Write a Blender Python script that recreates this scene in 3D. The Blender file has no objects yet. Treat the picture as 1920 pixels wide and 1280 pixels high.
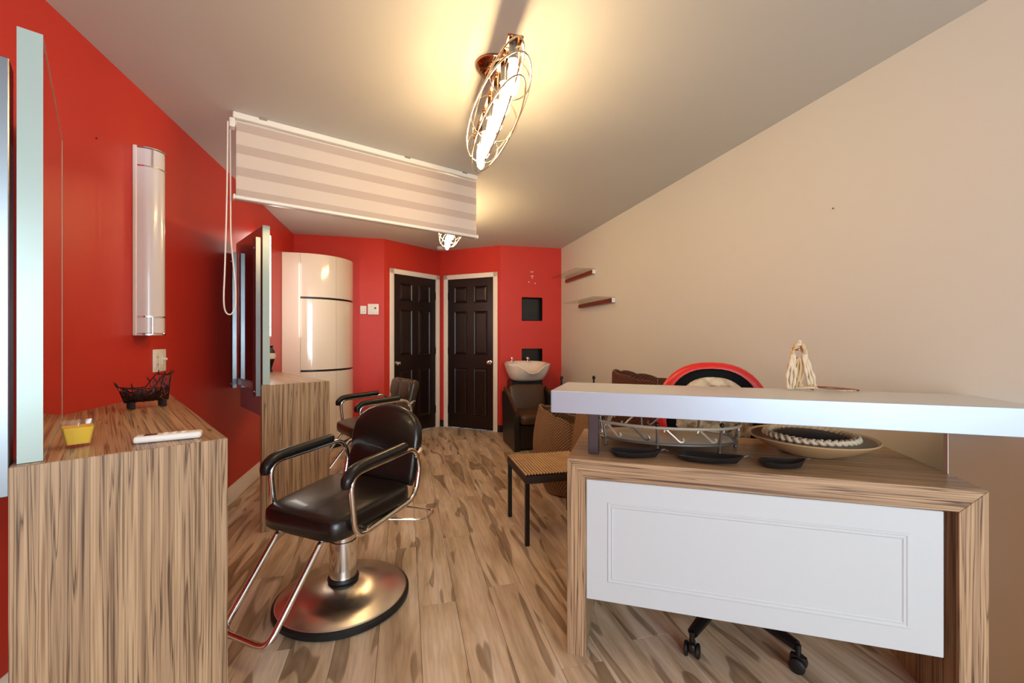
import bpy, bmesh, math, random
from mathutils import Vector, Matrix
random.seed(7)
PI = math.pi
S = bpy.context.scene
C = S.collection
rad = math.radians

# ------------------------------------------------------------------ camera
# camera on the room's floor plan: X across the room, Y along the left wall, Z up
F, Y0, YAW, CAMH = 800.0, 636.0, math.atan(200/800.0), 1.207
cam = bpy.data.cameras.new('camera'); co = bpy.data.objects.new('camera', cam); C.objects.link(co)
cam.sensor_width = 36; cam.lens = 36*F/1920; cam.shift_y = -(640-Y0)/1920
cam.clip_start = 0.05
co.location = (0, 0, CAMH); co.rotation_euler = (PI/2, 0, -YAW)
S.camera = co
# ------------------------------------------------------------------ light, exposure
W = bpy.data.worlds.new('world'); S.world = W; W.use_nodes = True
W.node_tree.nodes['Background'].inputs[0].default_value = (0.80, 0.90, 1.0, 1)
W.node_tree.nodes['Background'].inputs[1].default_value = 1.0
def area(name, loc, rot, sx, sy, power, col):
    l = bpy.data.lights.new(name, 'AREA'); l.shape = 'RECTANGLE'; l.size = sx; l.size_y = sy
    l.energy = power; l.color = col
    o = bpy.data.objects.new(name, l); C.objects.link(o); o.location = loc; o.rotation_euler = rot
    return o
# daylight coming in through the shop window behind the camera
area('window_daylight', (0.45, -3.34, 1.35), (PI/2, 0, 0), 2.7, 1.9, 130, (0.78, 0.91, 1.0))
S.view_settings.view_transform = 'Standard'; S.view_settings.look = 'None'
S.view_settings.gamma = 1; S.view_settings.use_curve_mapping = False
S.view_settings.exposure = 0.38
BULB, SCONCE = 74.0, 9.0

# ------------------------------------------------------------------ materials
def srgb(r, g, b):
    f = lambda c: (c/255/12.92) if c/255 <= .04045 else ((c/255+.055)/1.055)**2.4
    return (f(r), f(g), f(b), 1)
class NT:
    def __init__(s, name):
        s.m = bpy.data.materials.new(name); s.m.use_nodes = True
        s.t = s.m.node_tree; s.b = s.t.nodes['Principled BSDF']
    def n(s, typ, **kw):
        x = s.t.nodes.new(typ)
        for k, v in kw.items():
            if k in x.inputs: x.inputs[k].default_value = v
            else: setattr(x, k, v)
        return x
    def l(s, a, b): s.t.links.new(a, b)
def plain(name, col, rough=.5, metal=0, bump=0, bscale=200, coat=0, emit=0, ecol=None, spec=None):
    t = NT(name); b = t.b
    b.inputs['Base Color'].default_value = col; b.inputs['Roughness'].default_value = rough
    b.inputs['Metallic'].default_value = metal; b.inputs['Coat Weight'].default_value = coat
    if spec is not None: b.inputs['Specular IOR Level'].default_value = spec
    tc = t.n('ShaderNodeTexCoord')
    nz = t.n('ShaderNodeTexNoise'); nz.inputs['Scale'].default_value = bscale if bump else 6.0; nz.inputs['Detail'].default_value = 3
    t.l(tc.outputs['Object'], nz.inputs['Vector'])
    if bump:
        bp = t.n('ShaderNodeBump'); bp.inputs['Strength'].default_value = bump; bp.inputs['Distance'].default_value = .002
        t.l(nz.outputs['Fac'], bp.inputs['Height']); t.l(bp.outputs['Normal'], b.inputs['Normal'])
    else:
        mr = t.n('ShaderNodeMapRange'); mr.inputs['To Min'].default_value = max(0, rough-.04); mr.inputs['To Max'].default_value = min(1, rough+.04)
        t.l(nz.outputs['Fac'], mr.inputs['Value']); t.l(mr.outputs['Result'], b.inputs['Roughness'])
    if emit:
        b.inputs['Emission Color'].default_value = ecol or col; b.inputs['Emission Strength'].default_value = emit
    return t.m
def ramp(t, stops):
    r = t.n('ShaderNodeValToRGB'); e = r.color_ramp.elements
    while len(e) < len(stops): e.new(.5)
    for k, (p, c) in enumerate(stops): e[k].position = p; e[k].color = c
    return r
def zebrano(name, axis, sc=1.0, tone=1.0, lines=1.0):
    # long grain lines running along one local axis
    t = NT(name); tc = t.n('ShaderNodeTexCoord'); mp = t.n('ShaderNodeMapping')
    s = [62*sc]*3; s['xyz'.index(axis)] = .9*sc
    mp.inputs['Scale'].default_value = s; t.l(tc.outputs['Object'], mp.inputs['Vector'])
    n1 = t.n('ShaderNodeTexNoise'); n1.inputs['Scale'].default_value = 1; n1.inputs['Detail'].default_value = 2.5; n1.inputs['Distortion'].default_value = .35
    n2 = t.n('ShaderNodeTexNoise'); n2.inputs['Scale'].default_value = 3.1; n2.inputs['Detail'].default_value = 3; n2.inputs['Distortion'].default_value = .2
    t.l(mp.outputs['Vector'], n1.inputs['Vector']); t.l(mp.outputs['Vector'], n2.inputs['Vector'])
    k = tone
    c = lambda r, g, b: srgb(r*k, g*k, b*k)
    r1 = ramp(t, [(.30, c(104, 80, 62)), (.38, c(166, 136, 106)), (.475, c(184, 154, 120)), (.50, c(100, 76, 58)), (.525, c(178, 146, 112)), (.62, c(200, 170, 134)), (.72, c(152, 118, 88))])
    r2 = ramp(t, [(.34, (.36, .32, .29, 1)), (.43, (.88, .86, .84, 1)), (.7, (1.05, 1.05, 1.05, 1))])
    t.l(n1.outputs['Fac'], r1.inputs['Fac']); t.l(n2.outputs['Fac'], r2.inputs['Fac'])
    mx = t.n('ShaderNodeMix', data_type='RGBA', blend_type='MULTIPLY'); mx.inputs[0].default_value = .8*lines
    t.l(r1.outputs['Color'], mx.inputs[6]); t.l(r2.outputs['Color'], mx.inputs[7])
    t.l(mx.outputs[2], t.b.inputs['Base Color'])
    t.b.inputs['Roughness'].default_value = .33; t.b.inputs['Specular IOR Level'].default_value = .4
    bp = t.n('ShaderNodeBump'); bp.inputs['Strength'].default_value = .12; bp.inputs['Distance'].default_value = .001
    t.l(n2.outputs['Fac'], bp.inputs['Height']); t.l(bp.outputs['Normal'], t.b.inputs['Normal'])
    return t.m
def floor_mat():
    t = NT('floor_vinyl'); tc = t.n('ShaderNodeTexCoord'); oi = t.n('ShaderNodeObjectInfo')
    geo = t.n('ShaderNodeNewGeometry')
    off = t.n('ShaderNodeVectorMath', operation='SCALE'); cmb = t.n('ShaderNodeCombineXYZ')
    t.l(oi.outputs['Random'], cmb.inputs['Z'])
    t.l(cmb.outputs['Vector'], off.inputs[0]); off.inputs['Scale'].default_value = .8
    add = t.n('ShaderNodeVectorMath', operation='ADD'); t.l(geo.outputs['Position'], add.inputs[0]); t.l(off.outputs['Vector'], add.inputs[1])
    def noise(sx, sy, det, dist=.4, rough=.55):
        mp = t.n('ShaderNodeMapping'); mp.inputs['Scale'].default_value = (sx, sy, 6)
        t.l(add.outputs['Vector'], mp.inputs['Vector'])
        n = t.n('ShaderNodeTexNoise'); n.inputs['Scale'].default_value = 1; n.inputs['Detail'].default_value = det; n.inputs['Distortion'].default_value = dist
        n.inputs['Roughness'].default_value = rough
        t.l(mp.outputs['Vector'], n.inputs['Vector']); return n
    a = noise(11, 1.5, 5); b = noise(12, 1.9, .6, .9); c = noise(60, 4, 4)
    r1 = ramp(t, [(.28, srgb(158, 136, 110)), (.42, srgb(194, 172, 142)), (.54, srgb(214, 194, 166)), (.70, srgb(230, 215, 194))])
    r2 = ramp(t, [(.0, (1, 1, 1, 1)), (.588, (1, 1, 1, 1)), (.615, (.52, .46, .41, 1)), (.65, (.42, .37, .33, 1)), (.74, (.58, .53, .48, 1))])
    r3 = ramp(t, [(.3, (.80, .78, .76, 1)), (.6, (1.04, 1.04, 1.04, 1))])
    t.l(a.outputs['Fac'], r1.inputs['Fac']); t.l(b.outputs['Fac'], r2.inputs['Fac']); t.l(c.outputs['Fac'], r3.inputs['Fac'])
    m1 = t.n('ShaderNodeMix', data_type='RGBA', blend_type='MULTIPLY'); m1.inputs[0].default_value = .85
    m2 = t.n('ShaderNodeMix', data_type='RGBA', blend_type='MULTIPLY'); m2.inputs[0].default_value = 1
    t.l(r1.outputs['Color'], m1.inputs[6]); t.l(r2.outputs['Color'], m1.inputs[7])
    t.l(m1.outputs[2], m2.inputs[6]); t.l(r3.outputs['Color'], m2.inputs[7])
    t.l(m2.outputs[2], t.b.inputs['Base Color']); t.b.inputs['Roughness'].default_value = .38
    t.b.inputs['Specular IOR Level'].default_value = .35
    return t.m
def wicker(name, c1, c2, sx=90, sz=60):
    t = NT(name); tc = t.n('ShaderNodeTexCoord')
    def wave(axis, sc):
        w = t.n('ShaderNodeTexWave'); w.wave_type = 'BANDS'; w.bands_direction = axis
        w.inputs['Scale'].default_value = sc; w.inputs['Distortion'].default_value = .6; w.inputs['Detail'].default_value = 1
        t.l(tc.outputs['Object'], w.inputs['Vector']); return w
    a = wave('DIAGONAL', sx/6.28); b = wave('Z', sz/6.28)
    mu = t.n('ShaderNodeMath', operation='MULTIPLY'); t.l(a.outputs['Fac'], mu.inputs[0]); t.l(b.outputs['Fac'], mu.inputs[1])
    r = ramp(t, [(.05, c2), (.35, c1), (1, c1)]); t.l(mu.outputs[0], r.inputs['Fac'])
    t.l(r.outputs['Color'], t.b.inputs['Base Color']); t.b.inputs['Roughness'].default_value = .7
    bp = t.n('ShaderNodeBump'); bp.inputs['Strength'].default_value = .6; bp.inputs['Distance'].default_value = .004
    t.l(mu.outputs[0], bp.inputs['Height']); t.l(bp.outputs['Normal'], t.b.inputs['Normal'])
    return t.m
def reed(name):
    t = NT(name); tc = t.n('ShaderNodeTexCoord'); mp = t.n('ShaderNodeMapping'); mp.inputs['Scale'].default_value = (260, 8, 8)
    t.l(tc.outputs['Object'], mp.inputs['Vector']); nz = t.n('ShaderNodeTexNoise'); nz.inputs['Scale'].default_value = 1
    t.l(mp.outputs['Vector'], nz.inputs['Vector'])
    r = ramp(t, [(.3, srgb(168, 132, 90)), (.6, srgb(212, 178, 130))]); t.l(nz.outputs['Fac'], r.inputs['Fac'])
    sp = t.n('ShaderNodeSeparateXYZ'); t.l(tc.outputs['Object'], sp.inputs[0])
    pp = t.n('ShaderNodeMath', operation='PINGPONG'); pp.inputs[1].default_value = .448/48; t.l(sp.outputs['Y'], pp.inputs[0])
    sc = t.n('ShaderNodeMath', operation='MULTIPLY'); sc.inputs[1].default_value = 48/.448; t.l(pp.outputs[0], sc.inputs[0])
    g = ramp(t, [(.12, (.22, .17, .13, 1)), (.5, (1, 1, 1, 1))]); t.l(sc.outputs[0], g.inputs['Fac'])   # shade in the grooves between reeds, painted into the colour
    mx = t.n('ShaderNodeMix', data_type='RGBA', blend_type='MULTIPLY'); mx.inputs[0].default_value = 1
    t.l(r.outputs['Color'], mx.inputs[6]); t.l(g.outputs['Color'], mx.inputs[7])
    t.l(mx.outputs[2], t.b.inputs['Base Color']); t.b.inputs['Roughness'].default_value = .6
    return t.m
def plush_mat():
    t = NT('tan_plush'); tc = t.n('ShaderNodeTexCoord'); nz = t.n('ShaderNodeTexNoise'); nz.inputs['Scale'].default_value = 22; nz.inputs['Detail'].default_value = 3
    t.l(tc.outputs['Object'], nz.inputs['Vector'])
    r = ramp(t, [(.36, srgb(140, 118, 92)), (.5, srgb(196, 178, 148)), (.66, srgb(226, 212, 186))]); t.l(nz.outputs['Fac'], r.inputs['Fac'])
    t.l(r.outputs['Color'], t.b.inputs['Base Color']); t.b.inputs['Roughness'].default_value = .95
    n2 = t.n('ShaderNodeTexNoise'); n2.inputs['Scale'].default_value = 220; t.l(tc.outputs['Object'], n2.inputs['Vector'])
    bp = t.n('ShaderNodeBump'); bp.inputs['Strength'].default_value = .8; bp.inputs['Distance'].default_value = .003
    t.l(n2.outputs['Fac'], bp.inputs['Height']); t.l(bp.outputs['Normal'], t.b.inputs['Normal'])
    return t.m
def brushed(name, col, rough=.28):
    t = NT(name); t.b.inputs['Base Color'].default_value = col; t.b.inputs['Metallic'].default_value = 1
    t.b.inputs['Roughness'].default_value = rough
    t.b.inputs['Anisotropic'].default_value = .75
    tg = t.n('ShaderNodeTangent'); tg.direction_type = 'RADIAL'; tg.axis = 'Z'
    t.l(tg.outputs['Tangent'], t.b.inputs['Tangent'])
    return t.m
def glassy(name, col, fac=.85, rough=.02):
    # thin clear sheet: mostly lets light through, some gloss
    t = NT(name); out = t.t.nodes['Material Output']
    tr = t.n('ShaderNodeBsdfTransparent'); tr.inputs[0].default_value = col
    gl = t.n('ShaderNodeBsdfGlossy'); gl.inputs['Roughness'].default_value = rough
    fr = t.n('ShaderNodeFresnel'); fr.inputs[0].default_value = 1.45
    ad = t.n('ShaderNodeMath', operation='ADD'); ad.inputs[1].default_value = .04 if fac < .9 else 0
    ml = t.n('ShaderNodeMath', operation='MULTIPLY'); ml.inputs[1].default_value = .35; t.l(fr.outputs[0], ml.inputs[0]); t.l(ml.outputs[0], ad.inputs[0])
    mx = t.n('ShaderNodeMixShader'); t.l(ad.outputs[0], mx.inputs[0]); t.l(tr.outputs[0], mx.inputs[1]); t.l(gl.outputs[0], mx.inputs[2])
    t.l(mx.outputs[0], out.inputs['Surface']); return t.m
def cloth(name, col, trans):
    t = NT(name); out = t.t.nodes['Material Output']
    d = t.n('ShaderNodeBsdfDiffuse'); d.inputs[0].default_value = col
    l = t.n('ShaderNodeBsdfTranslucent'); l.inputs[0].default_value = col
    m = t.n('ShaderNodeMixShader'); m.inputs[0].default_value = .35; t.l(d.outputs[0], m.inputs[1]); t.l(l.outputs[0], m.inputs[2])
    tr = t.n('ShaderNodeBsdfTransparent')
    m2 = t.n('ShaderNodeMixShader'); m2.inputs[0].default_value = trans; t.l(m.outputs[0], m2.inputs[1]); t.l(tr.outputs[0], m2.inputs[2])
    tc = t.n('ShaderNodeTexCoord'); nz = t.n('ShaderNodeTexNoise'); nz.inputs['Scale'].default_value = 900; t.l(tc.outputs['Object'], nz.inputs['Vector'])
    bp = t.n('ShaderNodeBump'); bp.inputs['Strength'].default_value = .1; t.l(nz.outputs['Fac'], bp.inputs['Height']); t.l(bp.outputs['Normal'], d.inputs['Normal'])
    t.l(m2.outputs[0], out.inputs['Surface']); return t.m
M = dict(
    red=plain('red_paint', srgb(204, 57, 45), .42, bump=.12, bscale=260, spec=.35),
    cream=plain('cream_paint', srgb(216, 219, 213), .6, bump=.1, bscale=260),
    ceil=plain('ceiling_paint', srgb(206, 208, 204), .7, bump=.1, bscale=200),
    trim=plain('cream_trim', srgb(250, 242, 228), .35),
    blackbase=plain('black_baseboard', srgb(18, 17, 17), .4),
    espresso=plain('espresso_wood', srgb(28, 12, 9), .32, bump=.08, bscale=60),
    floor=floor_mat(),
    sub=plain('subfloor', srgb(70, 58, 46), .8),
    chrome=plain('chrome', (.82, .80, .77, 1), .10, 1),
    nickel=plain('satin_nickel', (.72, .70, .66, 1), .25, 1),
    brushed=brushed('brushed_steel', (.80, .73, .63, 1), .27),
    alu=plain('brushed_aluminium', srgb(196, 204, 204), .38, .55),
    mirror_edge=plain('pale_glass_edge', srgb(176, 196, 190), .25, .1),
    steel=plain('grey_steel', srgb(140, 146, 152), .3, .9),
    darksteel=plain('dark_steel', srgb(92, 96, 102), .32, .9),
    mirror=plain('mirror_silver', (.92, .94, .93, 1), .012, 1),
    gloss_back=plain('gloss_dark_back', srgb(46, 10, 12), .06, 0, coat=1),
    white_gloss=plain('white_gloss', srgb(240, 230, 214), .12, coat=.6),
    white=plain('white_plastic', srgb(238, 234, 226), .35),
    opal=plain('opal_plastic', srgb(226, 220, 222), .22, coat=.4),
    opal_lit=plain('opal_plastic_lit', srgb(255, 248, 236), .3, emit=SCONCE, ecol=(1, .93, .82, 1)),
    door_white=plain('white_lacquer', srgb(206, 213, 216), .4),
    slab=plain('pale_laminate', srgb(206, 207, 206), .3),
    slabedge=plain('brushed_metal_edge', srgb(184, 198, 212), .38, .3),
    zx=zebrano('zebrano_x', 'x', 1.0), zy=zebrano('zebrano_y', 'y'), zz=zebrano('zebrano_z', 'z'),
    zxt=zebrano('zebrano_top', 'x', .9, .92, .5),
    leather=plain('black_leather', srgb(24, 20, 17), .27, bump=.18, bscale=420, coat=.15),
    leather2=plain('olive_black_leather', srgb(60, 47, 32), .30, bump=.18, bscale=420),
    armpad=plain('black_rubber_pad', srgb(20, 19, 19), .32),
    rubber=plain('black_rubber', srgb(15, 15, 15), .5),
    blackp=plain('black_plastic', srgb(17, 17, 18), .35),
    ceramic=plain('white_ceramic', srgb(240, 232, 220), .08, coat=.5),
    shampoo=plain('dark_vinyl', srgb(30, 21, 15), .35, bump=.1, bscale=300),
    shampoo2=plain('brown_vinyl', srgb(74, 50, 30), .35, bump=.1, bscale=300),
    wick=wicker('tan_wicker', srgb(172, 138, 98), srgb(92, 64, 40), 150, 210), reed=reed('reed_seat'),
    wick2=wicker('brown_wicker', srgb(120, 68, 44), srgb(60, 30, 20), 160, 200),
    wickd=wicker('dark_wicker', srgb(66, 50, 42), srgb(24, 18, 16), 250, 260),
    redlac=plain('red_vinyl', srgb(214, 38, 32), .3),
    plush=plush_mat(),
    black=plain('black_paint', srgb(8, 7, 7), .6, spec=.1),
    blackpic=plain('black_gloss_board', srgb(22, 18, 14), .25),
    wire=plain('dark_brown_wire', srgb(44, 22, 18), .4, .4),
    wax=plain('yellow_wax', srgb(250, 202, 72), .4),
    glass=glassy('clear_glass', (.98, .99, .97, 1), .8),
    shelfglass=glassy('greenish_glass', (.95, .98, .96, 1), .95),
    pane=glassy('window_glass', (1, 1, 1, 1), .95),
    blind=cloth('blind_cloth', srgb(240, 230, 220), 0), sheer=cloth('blind_sheer', srgb(226, 212, 202), .12),
    bulb=plain('bulb_glow', (1, .78, .45, 1), .3, emit=BULB, ecol=(1, .67, .33, 1)),
    bronze=plain('polished_bronze', srgb(150, 104, 78), .12, 1),
    cagew=plain('cage_nickel', srgb(226, 214, 196), .2, 1),
    greymetal=plain('antique_grey_metal', srgb(120, 116, 110), .35, .7),
    palemetal=plain('worn_pale_metal', srgb(196, 184, 164), .4, .4),
    leafm=plain('dark_grey_metal', srgb(52, 50, 50), .35, .5),
    dish=plain('tan_glazed_clay', srgb(196, 164, 120), .3), raffia=plain('raffia', srgb(206, 178, 134), .8, bump=.5, bscale=90),
    raffia2=plain('pale_raffia', srgb(222, 206, 176), .8, bump=.5, bscale=90),
    darkcloth=plain('dark_cloth', srgb(22, 22, 26), .8),
    copper=plain('copper_brown_metal', srgb(150, 92, 70), .3, .6),
    screen=plain('dark_screen', srgb(60, 30, 24), .2),
    brownp=plain('brown_laminate', srgb(126, 92, 62), .22),
    graylam=plain('grey_laminate', srgb(150, 140, 150), .15, coat=.5),
)
# ------------------------------------------------------------------ mesh helpers
class MB:
    def __init__(s): s.bm = bmesh.new()
    def face(s, pts):
        vs = [s.bm.verts.new(p) for p in pts]
        return s.bm.faces.new(vs)
    def box(s, x0, x1, y0, y1, z0, z1, r=0, seg=2, mat=None):
        g = bmesh.new(); bmesh.ops.create_cube(g, size=1)
        for v in g.verts: v.co = Vector(((x0+x1)/2+v.co.x*(x1-x0), (y0+y1)/2+v.co.y*(y1-y0), (z0+z1)/2+v.co.z*(z1-z0)))
        if r: bmesh.ops.bevel(g, geom=g.edges[:], offset=r, segments=seg, profile=.5, affect='EDGES')
        return s.add(g, mat)
    def add(s, g, mat=None):
        if mat is not None: bmesh.ops.transform(g, matrix=mat, verts=g.verts[:])
        me = bpy.data.meshes.new('t'); g.to_mesh(me); g.free(); s.bm.from_mesh(me); bpy.data.meshes.remove(me)
        return s
    def prism(s, poly, z0, z1, axis='z', r=0, seg=2):
        g = bmesh.new()
        def p(a, b, c): return {'z': (a, b, c), 'y': (a, c, b), 'x': (c, a, b)}[axis]
        lo = [g.verts.new(p(a, b, z0)) for a, b in poly]; hi = [g.verts.new(p(a, b, z1)) for a, b in poly]
        n = len(poly)
        g.faces.new(lo[::-1]); g.faces.new(hi)
        for i in range(n): g.faces.new((lo[i], lo[(i+1) % n], hi[(i+1) % n], hi[i]))
        bmesh.ops.recalc_face_normals(g, faces=g.faces[:])
        if r: bmesh.ops.bevel(g, geom=g.edges[:], offset=r, segments=seg, profile=.5, affect='EDGES')
        return s.add(g)
    def rings(s, rs, closed_u=True, cap0=True, cap1=True):
        g = bmesh.new(); R = [[g.verts.new(p) for p in r] for r in rs]; n = len(R[0])
        for i in range(len(R)-1):
            for j in range(n if closed_u else n-1):
                k = (j+1) % n; g.faces.new((R[i][j], R[i][k], R[i+1][k], R[i+1][j]))
        if cap0: g.faces.new(R[0][::-1])
        if cap1: g.faces.new(R[-1])
        bmesh.ops.remove_doubles(g, verts=g.verts[:], dist=1e-6)
        bmesh.ops.recalc_face_normals(g, faces=g.faces[:])
        return s.add(g)
    def lathe(s, prof, seg=32, c=(0, 0, 0), sx=1, sy=1):
        return s.rings([[(c[0]+max(r, 1e-4)*sx*math.cos(2*PI*k/seg), c[1]+max(r, 1e-4)*sy*math.sin(2*PI*k/seg), c[2]+z) for k in range(seg)] for r, z in prof])
    def cyl(s, p, q, r, seg=12): return s.tube([p, q], r, seg=seg)
    def tube(s, pts, r, closed=False, seg=8, flat=None):
        P = [Vector(p) for p in pts]; n = len(P); rs = []
        up = None
        rr = r if isinstance(r, (list, tuple)) else [r]*n
        for i in range(n):
            if closed: t = P[(i+1) % n]-P[i-1]
            else: t = P[min(i+1, n-1)]-P[max(i-1, 0)]
            t.normalize()
            if up is None:
                up = Vector((0, 0, 1)) if abs(t.z) < .9 else Vector((1, 0, 0))
            u = (up-t*up.dot(t)).normalized(); v = t.cross(u); up = u
            a, b = (rr[i], rr[i]) if flat is None else (rr[i], rr[i]*flat)
            rs.append([P[i]+u*a*math.cos(2*PI*k/seg)+v*b*math.sin(2*PI*k/seg) for k in range(seg)])
        if closed:
            rs.append(rs[0]); return s.rings(rs, cap0=False, cap1=False)
        return s.rings(rs)
    def superell(s, c, a, b, h, e1=.4, e2=.3, nu=40, nv=16, f=None):
        sp = lambda x, e: math.copysign(abs(x)**e, x)
        rs = []
        for i in range(nv+1):
            v = -PI/2+PI*i/nv; ring = []
            for j in range(nu):
                u = 2*PI*j/nu
                p = [a*sp(math.cos(v), e1)*sp(math.cos(u), e2), b*sp(math.cos(v), e1)*sp(math.sin(u), e2), h*sp(math.sin(v), e1)]
                if f: p = f(*p)
                ring.append((c[0]+p[0], c[1]+p[1], c[2]+p[2]))
            rs.append(ring)
        return s.rings(rs)
    def pillow(s, outline, t, edge=.02, bulge=0., steps=5, mat=None):
        # outline in (x, z); thickness along y, rounded rim, optional bulge of the front (-y) face
        cx = sum(p[0] for p in outline)/len(outline); cz = sum(p[1] for p in outline)/len(outline)
        rmax = max(math.hypot(p[0]-cx, p[1]-cz) for p in outline)
        rs = []
        def ring(ins, y):
            o = []
            for x, z in outline:
                d = math.hypot(x-cx, z-cz) or 1e-6; k = max(0, (d-ins)/d)
                o.append((cx+(x-cx)*k, y, cz+(z-cz)*k))
            return o
        def scaled(k, y): return [(cx+(x-cx)*k, y, cz+(z-cz)*k) for x, z in outline]
        for i in range(steps+1):
            a = PI/2*i/steps; rs.append(ring(edge*(1-math.sin(a)), t/2-min(edge, t/2)*(1-math.cos(a))))
        rs2 = [[(x, -y, z) for x, y, z in r] for r in rs][::-1]
        k0 = (rmax-edge)/rmax
        back = [scaled(.001, t/2), scaled(k0*.5, t/2)]
        front = [scaled(k0*f_, -t/2-bulge*(1-f_*f_)) for f_ in (.92, .8, .6, .4, .2, .002)]
        return s.rings(back+rs+rs2+front)
    def build(s, name, mat, parent=None, loc=None, rz=0, smooth=35, mats=None):
        me = bpy.data.meshes.new(name); s.bm.to_mesh(me); s.bm.free()
        for p in me.polygons: p.use_smooth = True
        me.set_sharp_from_angle(angle=rad(smooth))
        me.materials.append(M[mat] if isinstance(mat, str) else mat)
        o = bpy.data.objects.new(name, me); C.objects.link(o)
        if parent: o.parent = parent
        if loc: o.location = loc
        if rz: o.rotation_euler[2] = rz
        return o
def tag(o, label=None, cat=None, group=None, kind=None):
    if label: o['label'] = label
    if cat: o['category'] = cat
    if group: o['group'] = group
    if kind: o['kind'] = kind
    return o
def thing(name, label, cat, loc=(0, 0, 0), rz=0, group=None):
    o = bpy.data.objects.new(name, None); C.objects.link(o); o.empty_display_size = .05
    o.location = loc; o.rotation_euler[2] = rz
    return tag(o, label, cat, group)
def dup(root, loc, rz=None):
    r = root.copy(); C.objects.link(r); r.location = loc
    if rz is not None: r.rotation_euler[2] = rz
    for ch in list(root.children):
        c = ch.copy(); C.objects.link(c); c.parent = r
        for g in list(ch.children):
            d = g.copy(); C.objects.link(d); d.parent = c
    return r
def struct(o): o['kind'] = 'structure'; return o
def catmull(pts, n=8, closed=False):
    P = [Vector(p) for p in pts]; out = []; m = len(P)
    for i in range(m if closed else m-1):
        p0 = P[(i-1) % m] if closed or i > 0 else P[0]; p1 = P[i]; p2 = P[(i+1) % m]
        p3 = P[(i+2) % m] if closed or i+2 < m else P[-1]
        for k in range(n):
            t = k/n
            out.append(.5*((2*p1)+(p2-p0)*t+(2*p0-5*p1+4*p2-p3)*t*t+(3*p1-p0-3*p2+p3)*t**3))
    if not closed: out.append(P[-1])
    return out
def fillet(pts, r, n=6, closed=False):
    P = [Vector(p) for p in pts]; m = len(P); out = []
    for i in range(m):
        if not closed and i in (0, m-1): out.append(P[i]); continue
        a = P[i-1]-P[i]; b = P[(i+1) % m]-P[i]; la, lb = a.length, b.length
        d = min(r, la*.48, lb*.48); A = P[i]+a/la*d; B = P[i]+b/lb*d
        for k in range(n+1):
            t = k/n; out.append(A*(1-t)**2+P[i]*2*t*(1-t)+B*t*t)
    return out
# ------------------------------------------------------------------ room shell
XL, XR, YB, YF, H = -1.26, 2.04, 5.42, -3.20, 2.43
N1, N2, N3 = (-.25, YB), (.47, 6.0), (1.20, YB)
fl = struct(MB().box(XL-.1, XR+.1, YF-.1, 6.15, -.08, -.004).build('floor', 'sub'))
pw, pl = .165, 1.22
pm = MB(); pm.box(.0006, pw-.0006, .0006, pl-.0006, -.004, 0, .0008, 1); proto = None
def clipY(x0, x1):
    f = lambda x: YB if x <= N1[0] or x >= N3[0] else (YB+(x-N1[0])/(N2[0]-N1[0])*(N2[1]-YB) if x < N2[0] else N2[1]-(x-N2[0])/(N3[0]-N2[0])*(N2[1]-YB))
    return max(f(x0), f(x1), f(min(max(N2[0], x0), x1)))
row = 0; x = XL
while x < XR-.01:
    y = YF-((row*.47) % 1.0)*pl
    top = clipY(x, min(x+pw, XR))
    while y < top:
        ya, yb = max(y, YF), min(y+pl, top); w = min(pw, XR-x)
        if abs(yb-ya-pl) < 1e-6 and w > pw-1e-6:
            if proto is None: proto = pm.build('plank', 'floor', fl, (x, ya, 0)); o = proto
            else:
                o = proto.copy(); C.objects.link(o); o.location = (x, ya, 0)
        elif yb-ya > .02:
            MB().box(.0006, w-.0006, .0006, yb-ya-.0006, -.004, 0, .0008, 1).build('plank', 'floor', fl, (x, ya, 0))
        y += pl
    x += pw; row += 1
struct(MB().box(XL-.1, XR+.1, YF-.1, 6.15, H, H+.1).build('ceiling', 'ceil'))
struct(MB().box(XL-.1, XL, YF, 5.52, 0, H).build('wall_left', 'red'))
struct(MB().box(XR, XR+.1, YF, 5.52, 0, H).build('wall_right', 'cream'))
struct(MB().box(XL, N1[0], YB, YB+.1, 0, H).build('wall_back_left', 'red'))
# right part of the back wall has two square recesses: built around them
NX0, NX1 = 1.488, 1.772
NZ = [(.80, 1.085), (1.452, 1.762)]
wb = MB()
wb.box(N3[0], NX0, YB, YB+.1, 0, H); wb.box(NX1, XR, YB, YB+.1, 0, H)
wb.box(NX0, NX1, YB, YB+.1, 0, NZ[0][0]); wb.box(NX0, NX1, YB, YB+.1, NZ[0][1], NZ[1][0]); wb.box(NX0, NX1, YB, YB+.1, NZ[1][1], H)
struct(wb.build('wall_back_right', 'red'))
for k, (za, zb) in enumerate(NZ):
    t = thing('wall_niche', ['black square recess in red wall, right behind the white wash basin', 'black square recess in red wall, upper one, above the wash basin'][k], 'niche', ((NX0+NX1)/2, YB, za))
    w = NX1-NX0; h = zb-za
    MB().box(-w/2, w/2, .085, .097, 0, h).build('back_board', 'blackpic', t)
    fr = MB(); e = .008
    fr.box(-w/2, -w/2+e, .001, .085, 0, h); fr.box(w/2-e, w/2, .001, .085, 0, h); fr.box(-w/2+e, w/2-e, .001, .085, 0, e); fr.box(-w/2+e, w/2-e, .001, .085, h-e, h)
    fr.build('lining', 'black', t)
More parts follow.
